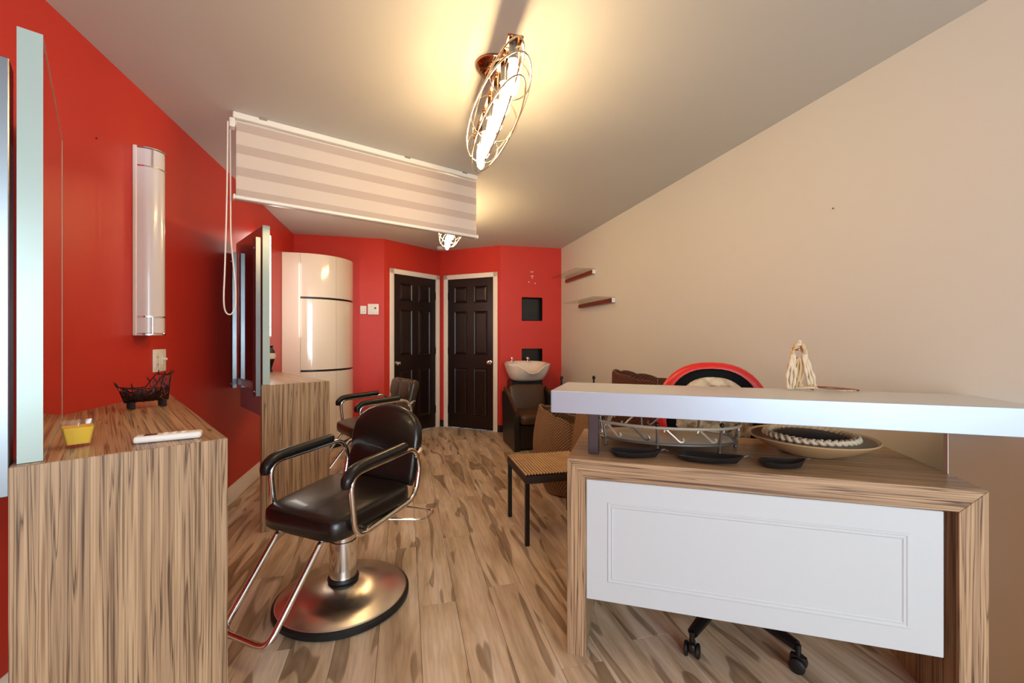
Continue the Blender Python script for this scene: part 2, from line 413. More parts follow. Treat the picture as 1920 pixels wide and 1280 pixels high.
# door walls of the notch
def local_frame(p, q):
    d = Vector((q[0]-p[0], q[1]-p[1], 0)); L = d.length; return L, math.atan2(d.y, d.x)
DZ = 2.035
def door_wall(idx, p, q, s0, s1, knob_left, name):
    L, a = local_frame(p, q)
    w = MB(); w.box(0, s0, 0, .1, 0, H); w.box(s1, L, 0, .1, 0, H); w.box(s0, s1, 0, .1, DZ, H)
    struct(w.build(name, 'red', None, (p[0], p[1], 0), a))
    t = struct(thing('door_%d' % idx, ['dark brown six panel door, beside the barber chair with tufted back', 'dark brown six panel door, next to the shampoo chair'][idx-1], 'door', (p[0], p[1], 0), a)); 
    del t['category']
    g = .004; x0, x1 = s0+g, s1-g; y0, y1 = .012, .05
    MB().box(x0, x1, y0, y1, .008, DZ-g, .002, 1).build('door_leaf', 'espresso', t)
    dw = x1-x0; st = .105; pwid = (dw-3*st)/2
    for za, zb in ((.19, .82), (1.0, 1.585), (1.70, 1.92)):
        for c in (0, 1):
            xa = x0+st+c*(pwid+st)
            m = MB(); k = .022
            m.rings([[(xa, y0-.0005, za), (xa+pwid, y0-.0005, za), (xa+pwid, y0-.0005, zb), (xa, y0-.0005, zb)],
                     [(xa+.006, y0-.009, za+.006), (xa+pwid-.006, y0-.009, za+.006), (xa+pwid-.006, y0-.009, zb-.006), (xa+.006, y0-.009, zb-.006)],
                     [(xa+.016, y0-.0015, za+.016), (xa+pwid-.016, y0-.0015, za+.016), (xa+pwid-.016, y0-.0015, zb-.016), (xa+.016, y0-.0015, zb-.016)],
                     [(xa+.036, y0-.008, za+.036), (xa+pwid-.036, y0-.008, za+.036), (xa+pwid-.036, y0-.008, zb-.036), (xa+.036, y0-.008, zb-.036)]], cap0=False)
            m.build('door_panel', 'espresso', t, smooth=15)
    kx = x0+.06 if knob_left else x1-.06
    m = MB(); R = Matrix.Rotation(PI/2, 4, 'X')
    g2 = MB(); g2.lathe([(0, 0), (.028, 0), (.028, .006), (.012, .01), (.011, .03), (.022, .036), (.027, .05), (.022, .062), (0, .066)], 20)
    bmesh.ops.transform(g2.bm, matrix=Matrix.Translation((kx, y0-.001, .905)) @ R, verts=g2.bm.verts[:])
    g2.build('door_knob', 'chrome', t)
    hx = x1-.004 if knob_left else x0+.004
    for hz in (.25, 1.05, 1.80):
        MB().cyl((hx, y0-.006, hz-.05), (hx, y0-.006, hz+.05), .007, 8).build('hinge', 'blackp', t)
    c = MB(); cw = .062; cy = -.016
    for xa, xb in ((s0-cw+.01, s0+.01), (s1-.01, s1+cw-.01)):
        c.box(xa, xb, cy, -.0005, 0, DZ+cw-.01, .004, 2)
    c.box(s0-cw+.01, s1+cw-.01, cy, -.0005, DZ-.01, DZ+cw-.01, .004, 2)
    for xa in (s0, s1-.003): c.box(xa, xa+.003, 0, .1, 0, DZ)
    c.build('door_casing', 'trim', t)
    return t
door_wall(1, N1, N2, .128, .853, True, 'wall_notch_left')
door_wall(2, N2, N3, .118, .842, False, 'wall_notch_right')
# front wall behind the camera, with the shop window that lights the room
WX0, WX1, WZ0, WZ1 = -.9, 1.8, .40, 2.30
fw = MB(); fw.box(XL, WX0, YF-.1, YF, 0, H); fw.box(WX1, XR, YF-.1, YF, 0, H); fw.box(WX0, WX1, YF-.1, YF, 0, WZ0); fw.box(WX0, WX1, YF-.1, YF, WZ1, H)
struct(fw.build('wall_front', 'cream'))
w = bpy.data.objects.new('window_1', None); C.objects.link(w); struct(w); w['label'] = 'large shop window in the front wall'
f = MB(); e = .05
for xa in (WX0, (WX0+WX1)/2-e/2, WX1-e): f.box(xa, xa+e, YF-.06, YF, WZ0, WZ1)
for za in (WZ0, WZ1-e): f.box(WX0, WX1, YF-.06, YF, za, za+e)
f.build('window_frame', 'alu', w)
for k in (0, 1):
    xa = WX0+e+k*((WX1-WX0)/2-e/2); MB().box(xa, xa+(WX1-WX0)/2-1.5*e, YF-.022, YF-.016, WZ0+e, WZ1-e).build('window_pane', 'pane', w)
# baseboards
def baseboard(name, p, q, h, mat, th=.014):
    L, a = local_frame(p, q)
    m = MB(); m.prism([(-th, 0), (-.0005, 0), (-.0005, h), (-th*.35, h), (-th*.55, h-.025), (-th, h-.035)], 0, L, 'x')
    return struct(m.build(name, mat, None, (p[0], p[1], 0), a))
baseboard('baseboard_left', (XL, YF), (XL, 4.92), .12, 'trim')
baseboard('baseboard_right', (XR, 5.40), (XR, YF), .12, 'trim')
baseboard('baseboard_back_left', (-.60, YB), N1, .09, 'blackbase')
baseboard('baseboard_back_right', N3, (XR-.016, YB), .09, 'blackbase')
L, a = local_frame(N1, N2); ux, uy = math.cos(a), math.sin(a)
baseboard('baseboard_notch_left', (N1[0]+ux*.907, N1[1]+uy*.907), N2, .09, 'blackbase', .01)
L, a = local_frame(N2, N3); ux, uy = math.cos(a), math.sin(a)
baseboard('baseboard_notch_right', N2, (N2[0]+ux*.064, N2[1]+uy*.064), .09, 'blackbase', .01)
baseboard('baseboard_notch_end', (N2[0]+ux*.896, N2[1]+uy*.896), N3, .09, 'blackbase', .01)

# ------------------------------------------------------------------ the two styling stations on the left wall
tx, ty = -.5, math.cos(rad(30))          # direction from the console's end panel to the wall
def station(A, which):
    lab = ['striped wooden console carrying the yellow candle and white remote', 'striped wooden console behind the front barber chair, dark vase on it'][which]
    t = thing('console', lab, 'console', (A[0], A[1], 0), rad(30), 'styling consoles')
    Wd, top, th = .415, .92, .042
    sA = (A[0]-XL)/.5; sB = (A[0]+Wd*math.cos(rad(30))-XL)/.5
    m = MB(); m.prism([(0, 0), (Wd, 0), (Wd, sB-.004-.0), (0, sA-.004)], top-th, top, 'z', .0015, 1)
    # mitre against the end panel is kept simple: the panel runs up to the top's underside
    m.build('top', 'zy', t)
    MB().box(0, Wd, .0, th, 0, top-th-.0004, .0015, 1).build('end_panel', 'zz', t)
    MB().box(0, Wd, -.0022, -.0002, 0, top-.001, .0006, 1).build('face_veneer', 'zz', t)
    dr = MB().box(.012, Wd-.012, th+.03, .62, top-th-.16, top-th-.0006, .002, 1).build('drawer_box', 'graylam', t)
    MB().box(Wd-.0115, Wd-.002, th+.035, .615, top-th-.155, top-th-.006, .002, 1).build('drawer_front', 'zy', dr)
    # mirror standing on the camera side of the top
    lab = ['tall wall mirror with pale edge, standing beside the yellow candle', 'tall mirror with dark glossy back, standing behind the front barber chair'][which]
    r = thing('station_mirror', lab, 'mirror', (A[0], A[1], 0), rad(30), 'station mirrors')
    y0, y1, z0, z1 = .022, sA-.035, top+.001, 1.925
    x0, x1 = .010, .051
    fr = MB(); fr.box(x0, x1, y0, y0+.004, z0, z1); fr.box(x0, x1, y1-.004, y1, z0, z1); fr.box(x0, x1, y0+.004, y1-.004, z0, z0+.004); fr.box(x0, x1, y0+.004, y1-.004, z1-.004, z1)
    fr.build('edge_band', 'mirror_edge', r)
    MB().box(x1-.006, x1-.001, y0+.004, y1-.004, z0+.004, z1-.004).build('mirror_glass', 'mirror', r)
    MB().box(x0+.001, x1-.006, y0+.004, y1-.004, z0+.004, z1-.004).build('back_panel', 'gloss_back', r)
    for ya in (.018, y1-.085):
        p = MB().box(-.030, -.0008, ya, ya+.07, .85, 1.845, .002, 1).build('support_post', 'steel', r)
        for zz in (.88, 1.78):
            mm = MB(); mm.cyl((-.034, ya+.035, zz), (-.029, ya+.035, zz), .006, 10); mm.build('bolt', 'chrome', p)
    return t
A1 = (-.862, 1.20); A2 = (-.867, 2.955)
station(A1, 0); station(A2, 1)
# ------------------------------------------------------------------ wall lamps
def sconce(y, lit):
    t = thing('wall_lamp', ['long white half-round wall lamp with chrome end bands, unlit', 'long white half-round wall lamp, lit, behind the dark-backed mirror'][lit], 'wall lamp', (XL, y, 1.225), 0)
    h = .91; a, b = .062, .098
    MB().box(.0006, .018, -a-.004, a+.004, 0, h, .003, 1).build('back_plate', 'white', t)
    def half(n=14, k=1.0): return [(.018+(b-.018)*k*math.sin(PI*i/n)**.8, -a*k*math.cos(PI*i/n)) for i in range(n+1)]
    MB().prism(half(), .012, h-.012).build('diffuser', 'opal_lit' if lit else 'opal', t, smooth=50)
    for z in (.002, .088, h-.100, h-.010):
        MB().prism([(x+.003, yy*1.045) for x, yy in half()], z, z+.007).build('chrome_band', 'chrome', t, smooth=50)
    for za, zb in ((.009, .088), (h-.093, h-.012)):
        for sy in (-1, 1):
            i = 3; q = half()[i if sy < 0 else -1-i]
            MB().cyl((q[0]+.003, q[1]*1.03, za), (q[0]+.003, q[1]*1.03, zb), .0035, 8).build('chrome_bar', 'chrome', t)
    return t
sconce(2.47, 0); sconce(4.20, 1)
# switch and socket plate
t = thing('switch_plate', 'cream double wall plate with socket and toggle, below the unlit lamp', 'switch', (XL, 2.63, 1.037))
MB().box(.0006, .007, -.06, .06, 0, .118, .003, 2).build('cover_plate', 'trim', t)
for k in (-1,):
    s = MB().box(.007, .0095, -.045, -.010, .022, .096, .003, 2).build('socket_insert', 'white', t)
    for z in (.04, .078):
        for yy in (-.034, -.021): MB().box(.0094, .0099, yy-.0015, yy+.0015, z-.005, z+.005).build('slot', 'copper', s)
MB().box(.007, .009, .018, .040, .035, .083, .002, 1).build('toggle_base', 'white', t)
MB().box(.008, .026, .024, .034, .060, .072, .002, 1).build('toggle', 'white', t)
tag(MB().lathe([(0, 0), (.004, .001), (.004, .004), (0, .006)], 10).build('nail', 'bronze', None, (XL+.001, 2.16, 2.05)), 'tiny brass nail in red wall left of the lamp', 'nail').rotation_euler[1] = PI/2
tag(MB().lathe([(0, 0), (.004, .001), (.004, .004), (0, .006)], 10).build('nail', 'greymetal', None, (XR-.001, 1.65, 1.85)), 'tiny dark nail in the cream wall', 'nail').rotation_euler[1] = -PI/2
for k, (px, pz) in enumerate([(1.615, 2.10), (1.637, 2.10), (1.622, 2.045), (1.640, 2.045), (1.631, 2.02), (1.585, 1.965), (1.672, 1.95)]):
    o = MB().lathe([(0, 0), (.008, .001), (.007, .003), (0, .003)], 10).build('wall_plug', 'trim', None, (px, YB-.0006, pz)); o.rotation_euler[0] = PI/2
    tag(o, (['pale wall plug of the top pair above the upper black recess']*2+['pale wall plug of the second pair above the upper black recess']*2+['single wall plug centred just under the second pair of plugs', 'single bright wall plug, set apart toward the doors', 'single wall plug set apart toward the cream wall'])[k], 'wall plug', 'wall plugs above the recess')
# ------------------------------------------------------------------ things on the first console
def onconsole(u, v, A=A1):      # local console coordinates to the room
    c, s = math.cos(rad(30)), math.sin(rad(30)); return (A[0]+c*u-s*v, A[1]+s*u+c*v, .921)
p = onconsole(.105, .165)
t = thing('candle', 'yellow candle in square tapered glass', 'candle', p, rad(35))
def sq(a, z, r=.006):
    o = []
    for cx, cy, a0 in ((1, 1, 0), (-1, 1, 90), (-1, -1, 180), (1, -1, 270)):
        for k in range(4):
            an = rad(a0+30*k); o.append((cx*(a-r)+r*math.cos(an), cy*(a-r)+r*math.sin(an), z))
    return o
MB().rings([sq(.024, .0), sq(.035, .066), sq(.033, .066), sq(.0235, .008)]).build('glass_cup', 'glass', t)
w = MB().rings([sq(.0225, .0085), sq(.0300, .053)]).build('wax', 'wax', t)
MB().cyl((0, 0, .053), (.002, 0, .062), .0012, 6).build('wick', 'white', w)
p = onconsole(.29, .085)
t = thing('remote_control', 'white remote control lying near the console edge', 'remote', p, rad(17))
MB().box(-.076, .076, -.022, .022, 0, .019, .007, 3).build('case', 'white', t)
MB().box(-.055, -.026, -.014, .012, .0188, .0196, .0003, 1).build('display', 'screen', t)
for bx_ in (-.008, .012, .032):
    for by_ in (-.008, .008): MB().box(bx_-.005, bx_+.005, by_-.0035, by_+.0035, .0188, .0205, .0008, 1).build('button', 'trim', t)
# woven wire basket on block feet
t = thing('wire_basket', 'dark brown wire basket shaped like a boat on block feet', 'basket', (-1.055, 2.115, .921), rad(42))
def hull(u, v):                  # u along -1..1 (spout to head), v -1..1 from rim over the bottom to rim
    head = max(0, (u-.10)/.90)
    rim = .056+.052*min(1, head*2.2)+.010*max(0, -u-.55)/.45
    wdt = .046*math.sqrt(max(0, 1-abs(u)**2.4))+.006*(u > 0)
    a = v*PI/2; up = abs(v)**1.7
    x = .088*u*(.82+.10*up)-(.022*max(0, -u-.4)*up)
    return (x, wdt*math.sin(a)*(1-.15*up), .026+rim*up)
hb = MB()
for k in range(170):
    u = random.uniform(-1, 1); du = random.uniform(-.8, .8); v0 = random.uniform(-1, 1); v1 = random.uniform(-1, 1)
    hb.tube([hull(max(-1, min(1, u+du*i/6)), v0+(v1-v0)*i/6) for i in range(7)], .0015, seg=5)
for v in (1, -1):
    hb.tube([hull(-1+2*i/20, v) for i in range(21)], .0022, seg=6)
    hb.tube([hull(-1+2*i/16, v*.62) for i in range(17)], .0016, seg=5)
for k in range(12):
    hb.tube([hull(-1+2*k/11, -1+2*i/10) for i in range(11)], .0014, seg=5)
for v, u, dx in ((1, .62, .0), (-1, .62, 0), (1, .98, .012), (-1, .98, .012), (1, -.98, -.012), (-1, -.98, -.010), (1, .28, -.012), (-1, .28, -.012), (1, -.45, -.004)):
    b0 = Vector(hull(u, v)); hb.tube([b0, b0+Vector((dx, 0, .020))], [.0036, .0012], seg=6)
hb.build('wire_body', 'wire', t)
for fx in (-.052, .052):
    for fy in (-.022, .022): MB().box(fx-.0075, fx+.0075, fy-.0075, fy+.0075, 0, .030, .002, 1).build('block_foot', 'blackp', t)
# dark vase on the second console
p = onconsole(.13, 1.12, A2)
t = thing('vase', 'black and white vase on the console, half hidden by the mirror', 'vase', (-1.165, 4.165, .921))
MB().lathe([(0, 0), (.028, 0), (.030, .006), (.022, .03), (.036, .08), (.052, .13), (.050, .17), (.032, .205), (.030, .215), (.038, .23), (.034, .23), (.026, .212), (0, .20)], 28).build('vessel', 'blackp', t)
MB().lathe([(.0475, .115), (.0535, .13), (.0535, .15), (.0515, .165)], 28).build('white_band', 'ceramic', t)

# ------------------------------------------------------------------ barber chairs
def barber_chair(kind):
    t = thing('barber_chair', ['black barber chair with smooth rounded back on round steel base', 'olive black barber chair with tufted back, beside the dark doors'][kind], 'barber chair')
    MB().lathe([(0, 0), (.288, 0), (.296, .008), (.296, .026), (.286, .034), (0, .034)], 64).build('base_ring', 'rubber', t)
    MB().lathe([(0, .0345), (.284, .0345), (.280, .040), (.06, .094), (0, .094)], 72).build('base_plate', 'brushed', t, smooth=60)
    MB().lathe([(0, .0945), (.066, .0945), (.070, .102), (.066, .112), (0, .112)], 32).build('base_collar', 'rubber', t)
    cp = MB().lathe([(0, .1125), (.061, .1125), (.061, .28), (.055, .282), (.055, .363), (0, .363)], 32).build('hydraulic_column', 'chrome', t)
    MB().box(-.10, .10, -.12, .12, .3635, .380, .004, 1).build('seat_bracket', 'blackp', t)
    # seat: front is -y
    def sf(x, y, z): return (x*(1-.14*(.5-y/.5)), y, z*(1.0)+(.012*(1-(x/.25)**2)*(1-(y/.25)**2) if z > 0 else 0)+(.012*y/.25))
    MB().superell((-.020, -.01, .442), .258, .240, .056, .38, .28, 48, 14, sf).build('seat', 'leather' if kind == 0 else 'leather2', t, smooth=60)
    # back
    W2, z0, z1 = .218, .470, .868
    if kind == 0:
        out = [(-W2*.90, z0+.0), (W2*.90, z0+.0), (W2*.97, z0+.04), (W2*1.0, z0+.2)]
        for i in range(11):
            a = PI*i/10; out.append((W2*math.cos(a)*1.0, z0+.235+(z1-z0-.235)*math.sin(a)**.85))
        out += [(-W2, z0+.2), (-W2*.97, z0+.04)]
        m = MB(); m.pillow(out, .062, .028, .010, 6)
    else:
        out = fillet([(-W2*.86, 0, z0), (W2*.86, 0, z0), (W2, 0, z1-.02), (-W2, 0, z1-.02)], .06, 6, True); out = [(p.x, p.z) for p in out]
        m = MB(); m.pillow(out, .085, .036, .010, 6)
    R = Matrix.Translation((0, .255, 0)) @ Matrix.Translation((0, 0, z0)) @ Matrix.Rotation(rad(-12), 4, 'X') @ Matrix.Translation((0, 0, -z0))
    bmesh.ops.transform(m.bm, matrix=R, verts=m.bm.verts[:])
    bk = m.build('backrest', 'leather' if kind == 0 else 'leather2', t, smooth=60)
    if kind == 1:                # tufting: rounded pads in two rows and two buttons
        for cx in (-.098, .098):
            for cz, hh in ((z0+.11, .085), (z0+.285, .085)):
                g = MB(); g.superell((cx, -.040, cz), .095, .020, hh, .6, .35, 28, 10)
                bmesh.ops.transform(g.bm, matrix=R, verts=g.bm.verts[:]); g.build('tufted_pad', 'leather2', bk, smooth=60)
        for cx in (-.098, .098):
            g = MB(); g.superell((cx, -.050, z0+.198), .012, .008, .012, 1, 1, 12, 8)
            bmesh.ops.transform(g.bm, matrix=R, verts=g.bm.verts[:]); g.build('button', 'leather', bk)
    # arms: closed chrome loops with pads
    for s in (-1, 1):
        X = s*.232
        loop = fillet([(X, -.170, .390), (X, -.200, .658), (X, .225, .672), (X, .275, .58), (X, .235, .425)], .07, 7, True)
        MB().tube(loop, .0125, True, 10).build('arm_frame', 'chrome', t, smooth=60)
        pad = catmull([(X, -.222, .612), (X, -.216, .644), (X, -.182, .672), (X, -.12, .682), (X, 0, .687), (X, .13, .693), (X, .155, .692)], 6)
        k = len(pad); rr = [.018+.008*min(1, i/6)-.006*max(0, (i-k+5)/5) for i in range(k)]
        MB().tube(pad, rr, seg=14, flat=.9).build('arm_pad', 'armpad', t, smooth=60)
        for yy, zz in ((-.10, .402), (.12, .418)): MB().cyl((s*.20, yy, zz), (X, yy, zz), .010, 8).build('arm_bracket', 'chrome', t)
        MB().tube(fillet([(X, .240, .615), (X, .285, .655), (s*.20, .315, .650)], .03), .011, seg=8).build('back_bracket', 'chrome', t)
    # footrest: U frame
    m = MB(); m.tube(fillet([(-.175, -.10, .390), (-.175, -.185, .380), (-.175, -.445, .080), (.075, -.445, .080), (.075, -.185, .380), (.075, -.10, .390)], .05, 7), .0125, seg=10)
    m.build('footrest', 'chrome', t, smooth=60)
    m = MB(); m.tube(fillet([(.05, .05, .372), (.06, .26, .355), (.29, .33, .335), (.31, .20, .340), (.10, .04, .372)], .05, 6), .006, seg=8)
    m.build('pump_lever', 'chrome', t, smooth=60)
    return t
b = barber_chair(0); b.location = (-.280, 2.12, 0); b.rotation_euler[2] = rad(-37)
b2 = barber_chair(1); b2.location = (-.29, 4.0, 0); b2.rotation_euler[2] = rad(-64)
# ------------------------------------------------------------------ white curved cabinet
t = thing('corner_cabinet', 'tall glossy white cabinet with curved doors and dark finger slots', 'cabinet', (0, 0, 0))
cx, cy, ca, cb = -1.08, YB, .473, .49
def cpt(ph, off=0): return (cx+(ca-off)*math.sin(ph), cy-(cb-off)*math.cos(ph))
body = [(XL+.002, YB-.002), (XL+.002, 4.93+.02), (cx, 4.93+.02)]+[cpt(PI/2*i/16, .02) for i in range(1, 17)]
body[-1] = (body[-1][0], YB-.002)
MB().prism(body, .0, 2.10).build('carcass', 'blackp', t)
MB().box(XL+.002, cx-.001, 4.93, 4.9495, .0, 2.125, .002, 1).build('side_panel', 'white_gloss', t)
topo = [(XL+.002, YB-.002), (XL+.002, 4.951), (cx, 4.951)]+[cpt(PI/2*i/16, .0195) for i in range(1, 17)]
topo[-1] = (topo[-1][0], YB-.002)
MB().prism(topo, 2.1005, 2.122).build('cabinet_top', 'white_gloss', t)
for za, zb in ((.06, .858), (.880, 1.640), (1.662, 2.124)):
    for a0, a1 in ((0.004, PI/4-.003), (PI/4+.003, PI/2-.006)):
        n = 12; o = [cpt(a0+(a1-a0)*i/n) for i in range(n+1)]; i_ = [cpt(a0+(a1-a0)*i/n, .019) for i in range(n+1)]
        MB().prism(o+i_[::-1], za, zb).build('curved_door', 'white_gloss', t, smooth=40)
# thermostat and round timer on the back wall
t = thing('thermostat', 'square white thermostat with small dark display on red wall', 'thermostat', (-.375, YB, 1.505))
MB().box(-.064, .064, -.024, -.0006, 0, .13, .006, 2).build('case', 'white', t)
MB().box(.012, .034, -.0252, -.0235, .068, .09).build('display', 'screen', t)
t = thing('wall_dial', 'small rounded white dial switch left of the thermostat', 'switch', (-.49, YB, 1.51))
MB().box(-.036, .036, -.014, -.0006, 0, .10, .006, 2).build('plate', 'white', t)
m = MB(); m.lathe([(0, 0), (.024, 0), (.022, .02), (0, .022)], 20)
bmesh.ops.transform(m.bm, matrix=Matrix.Translation((0, -.0138, .05)) @ Matrix.Rotation(PI/2, 4, 'X'), verts=m.bm.verts[:]); m.build('knob', 'white', t)
# smoke alarm on the ceiling in the door corner
t = thing('smoke_alarm', 'small white smoke alarm on ceiling in the door corner', 'smoke alarm', (.46, 5.72, H))
MB().lathe([(0, -.038), (.042, -.036), (.052, -.022), (.054, -.006)], 24).build('cover', 'white', t)
MB().lathe([(0, -.006), (.057, -.006), (.057, -.0008), (0, -.0008)], 24).build('mount_ring', 'white', t)

# ------------------------------------------------------------------ zebra blind hung from the ceiling
bx0, by0, bx1, by1 = -.905, 2.60, .515, 3.18
bl = math.hypot(bx1-bx0, by1-by0); ba = math.atan2(by1-by0, bx1-bx0)
t = thing('zebra_blind', 'white banded roller blind hanging from the ceiling, part lowered', 'blind', (bx0, by0, 0), ba)
MB().box(0, bl, -.03, .03, H-.034, H-.0008, .003, 1).build('head_rail', 'white', t)
for k, xx in enumerate((.14, .98, 1.42)): MB().box(xx-.02, xx+.02, -.034, -.030, H-.012, H-.002, .001, 1).build('bracket_clip', 'nickel', t)
MB().cyl((.012, 0, H-.056), (bl-.012, 0, H-.056), .019, 16).build('roller_tube', 'white', t)
zt, zb = H-.052, 1.985; z = zt; k = 0
while z > zb+.004:
    hgt = min(.048 if k % 2 == 0 else .072, z-zb)
    nm, mt = ('sheer_band', 'sheer') if k % 2 == 0 else ('cloth_band', 'blind')
    MB().box(.016, bl-.010, -.0235, -.0227, z-hgt, z-.0001).build(nm, mt, t)
    MB().box(.016, bl-.010, .014, .0148, z-hgt, z-.0001).build('rear_'+nm, mt, t)
    z -= hgt; k += 1
br = MB().box(.010, bl-.004, -.028, .018, zb-.022, zb, .008, 3).build('bottom_rail', 'white', t)
for xx in (.006, bl-.001): MB().box(xx-.005, xx+.007, -.030, .020, zb-.025, zb+.003, .005, 2).build('end_cap', 'white', br)
MB().box(-.016, .012, -.026, .026, H-.085, H-.034, .006, 2).build('chain_drive', 'white', t)
m = MB(); m.tube(catmull([(-.022, -.018, H-.06), (-.026, -.022, 2.0), (-.035, -.024, 1.6), (-.040, -.02, 1.42), (-.030, -.006, 1.352), (-.004, .0, 1.345), (.014, .004, 1.40), (.012, .008, 1.52), (-.006, .012, 1.75), (-.008, .014, 2.0), (-.010, .016, H-.06)], 6), .0038, seg=6)
m.build('pull_chain', 'white', t)
# ------------------------------------------------------------------ ceiling lights
def ceiling_light(label, loc):
    t = thing('ceiling_light', label, 'ceiling light', loc, 0, 'cage ceiling lights')      # origin on the ceiling, below is -z
    MB().lathe([(0, -.040), (.03, -.042), (.062, -.034), (.082, -.016), (.086, -.006), (.086, -.0008), (0, -.0008)], 40).build('canopy', 'bronze', t, smooth=50)
    m = MB()
    for yy in (-.05, .05): m.cyl((0, yy, -.038), (0, yy, -.13), .005, 10)
    m.build('stem', 'nickel', t)
    MB().box(-.030, .030, -.39, .39, -.138, -.128, .003, 1).build('bar', 'bronze', t)
    for k in range(6):
        y = -.35+.14*k
        sk = MB().lathe([(0, -.1382), (.017, -.1382), (.017, -.190), (.020, -.192), (.020, -.200), (0, -.200)], 16, (0, y, 0)).build('lamp_socket', 'steel', t)
        MB().lathe([(0, -.200), (.012, -.200), (.015, -.212), (.021, -.245), (.022, -.285), (.017, -.312), (.007, -.326), (0, -.328)], 16, (0, y, 0)).build('light_bulb', 'bulb', t, smooth=70)
        MB().lathe([(0, -.150), (.004, -.149), (.006, -.145), (.006, -.1382), (0, -.1382)], 10, (-.023, y+.05, 0)).build('finial', 'bronze', sk)
    ring = lambda a, b, z, n=48: [(a*math.cos(2*PI*i/n), b*math.sin(2*PI*i/n), z) for i in range(n)]
    vr = lambda hh, b, zc, n=48: [(0, b*math.cos(2*PI*i/n), zc+hh*math.sin(2*PI*i/n)) for i in range(n)]
    for pts in (ring(.105, .46, -.235), ring(.07, .43, -.165), ring(.075, .44, -.305)):
        MB().tube(pts, .0036, True, 6).build('cage_hoop', 'cagew', t)
    for y in (-.30, 0.0, .30):
        k = math.sqrt(1-(y/.46)**2)
        MB().tube([(.105*k*math.cos(2*PI*i/28), y, -.235+.105*k*math.sin(2*PI*i/28)) for i in range(28)], .003, True, 6).build('cage_rib', 'cagew', t)
    MB().tube(vr(.105, .46, -.235), .0036, True, 6).build('cage_hoop', 'cagew', t)
    return t
L1 = ceiling_light('oval wire cage ceiling light with six bulbs, in front of the blind', (.385, 1.87, H))
L2 = dup(L1, (.405, 3.95, H)); L2['label'] = 'wire cage ceiling light with glowing bulbs, seen below the blind'

# ------------------------------------------------------------------ shampoo unit
t = thing('shampoo_chair', 'dark shampoo chair with brown armrests in front of the basin', 'chair', (1.415, 4.42, 0))
for s in (-1, 1):
    pts = fillet([(-.02, 0, 0), (.54, 0, 0), (.60, 0, .56), (.56, 0, .60), (.34, 0, .535), (.02, 0, .40)], .04, 5, True)
    m = MB(); m.prism([(p.x, p.z) for p in pts], s*.255-.030, s*.255+.030, 'x', .0); m.build('side_panel', 'shampoo', t)
    ap = catmull([(s*.255, .0, .412), (s*.255, .10, .445), (s*.255, .30, .535), (s*.255, .46, .588), (s*.255, .56, .612)], 6)
    MB().tube(ap, .034, seg=12, flat=.55).build('armrest', 'shampoo2', t, smooth=60)
MB().superell((0, .25, .335), .222, .27, .06, .35, .25).build('seat', 'shampoo2', t, smooth=60)
MB().box(-.222, .222, .02, .50, .02, .275, .01, 1).build('seat_base', 'shampoo', t)
m = MB(); m.superell((0, 0, .17), .222, .055, .175, .3, .3)
bmesh.ops.transform(m.bm, matrix=Matrix.Translation((0, .47, .335)) @ Matrix.Rotation(rad(-14), 4, 'X') @ Matrix.Translation((0, 0, -.01)), verts=m.bm.verts[:])
m.build('backrest', 'shampoo2', t, smooth=60)
t = thing('wash_basin', 'white ceramic backwash basin with two taps on dark pedestal', 'basin', (1.485, 5.155, 0))
MB().box(-.20, .20, -.02, .25, 0, .69, .01, 1).build('pedestal', 'shampoo', t)
def bowl_ring(a, b, z, notch=0., cyo=0, n=56):
    o = []
    for k in range(n):
        th = 2*PI*k/n; d = math.atan2(math.sin(th+PI/2), math.cos(th+PI/2))
        o.append((a*math.copysign(abs(math.cos(th))**.8, math.cos(th)), cyo+b*math.copysign(abs(math.sin(th))**.8, math.sin(th)), z-notch*math.exp(-(d/.36)**2)+.02*max(0, math.sin(th))))
    return o
MB().rings([bowl_ring(.18, .16, .692, 0, .04), bowl_ring(.215, .20, .72, 0, .025), bowl_ring(.255, .235, .80, .02, .015), bowl_ring(.280, .255, .885, .095, 0), bowl_ring(.284, .258, .900, .108, 0), bowl_ring(.280, .254, .908, .108, 0),
            bowl_ring(.262, .236, .905, .108, 0), bowl_ring(.245, .215, .875, .088, 0), bowl_ring(.20, .17, .80, .02, 0), bowl_ring(.12, .10, .765, 0, .0)]).build('bowl', 'ceramic', t, smooth=60)
for xx in (-.15, .06):
    m = MB(); m.lathe([(0, 0), (.020, 0), (.018, .012), (.010, .018), (.010, .034), (.020, .040), (.018, .058), (0, .062)], 16, (xx, .19, .918))
    tp = m.build('tap', 'chrome', t)
    MB().tube([(xx, .19, .955), (xx, .13, .965), (xx, .115, .955)], .006, seg=8).build('spout', 'chrome', tp)

# ------------------------------------------------------------------ glass shelves on the right wall
def shelf(y0, y1, z, label):
    t = thing('glass_shelf', label, 'shelf', (XR, y0, z), 0, 'glass wall shelves')
    L = y1-y0
    rl = MB().box(-.034, -.0006, 0, L, -.032, .010, .003, 1).build('wall_rail', 'copper', t)
    for yy in (-.003, L+.0005): MB().box(-.036, -.0006, yy, yy+.0025, -.034, .012, .001, 1).build('end_cap', 'white', rl)
    MB().box(-.25, -.012, -.03, L-.06, .0105, .0185, .002, 1).build('glass_panel', 'shelfglass', t)
    return t
shelf(4.36, 5.20, 1.968, 'clear glass shelf on copper rail, higher one, next to the red wall')
shelf(3.90, 4.76, 1.612, 'clear glass shelf on copper rail, lower one, farther from the red wall')

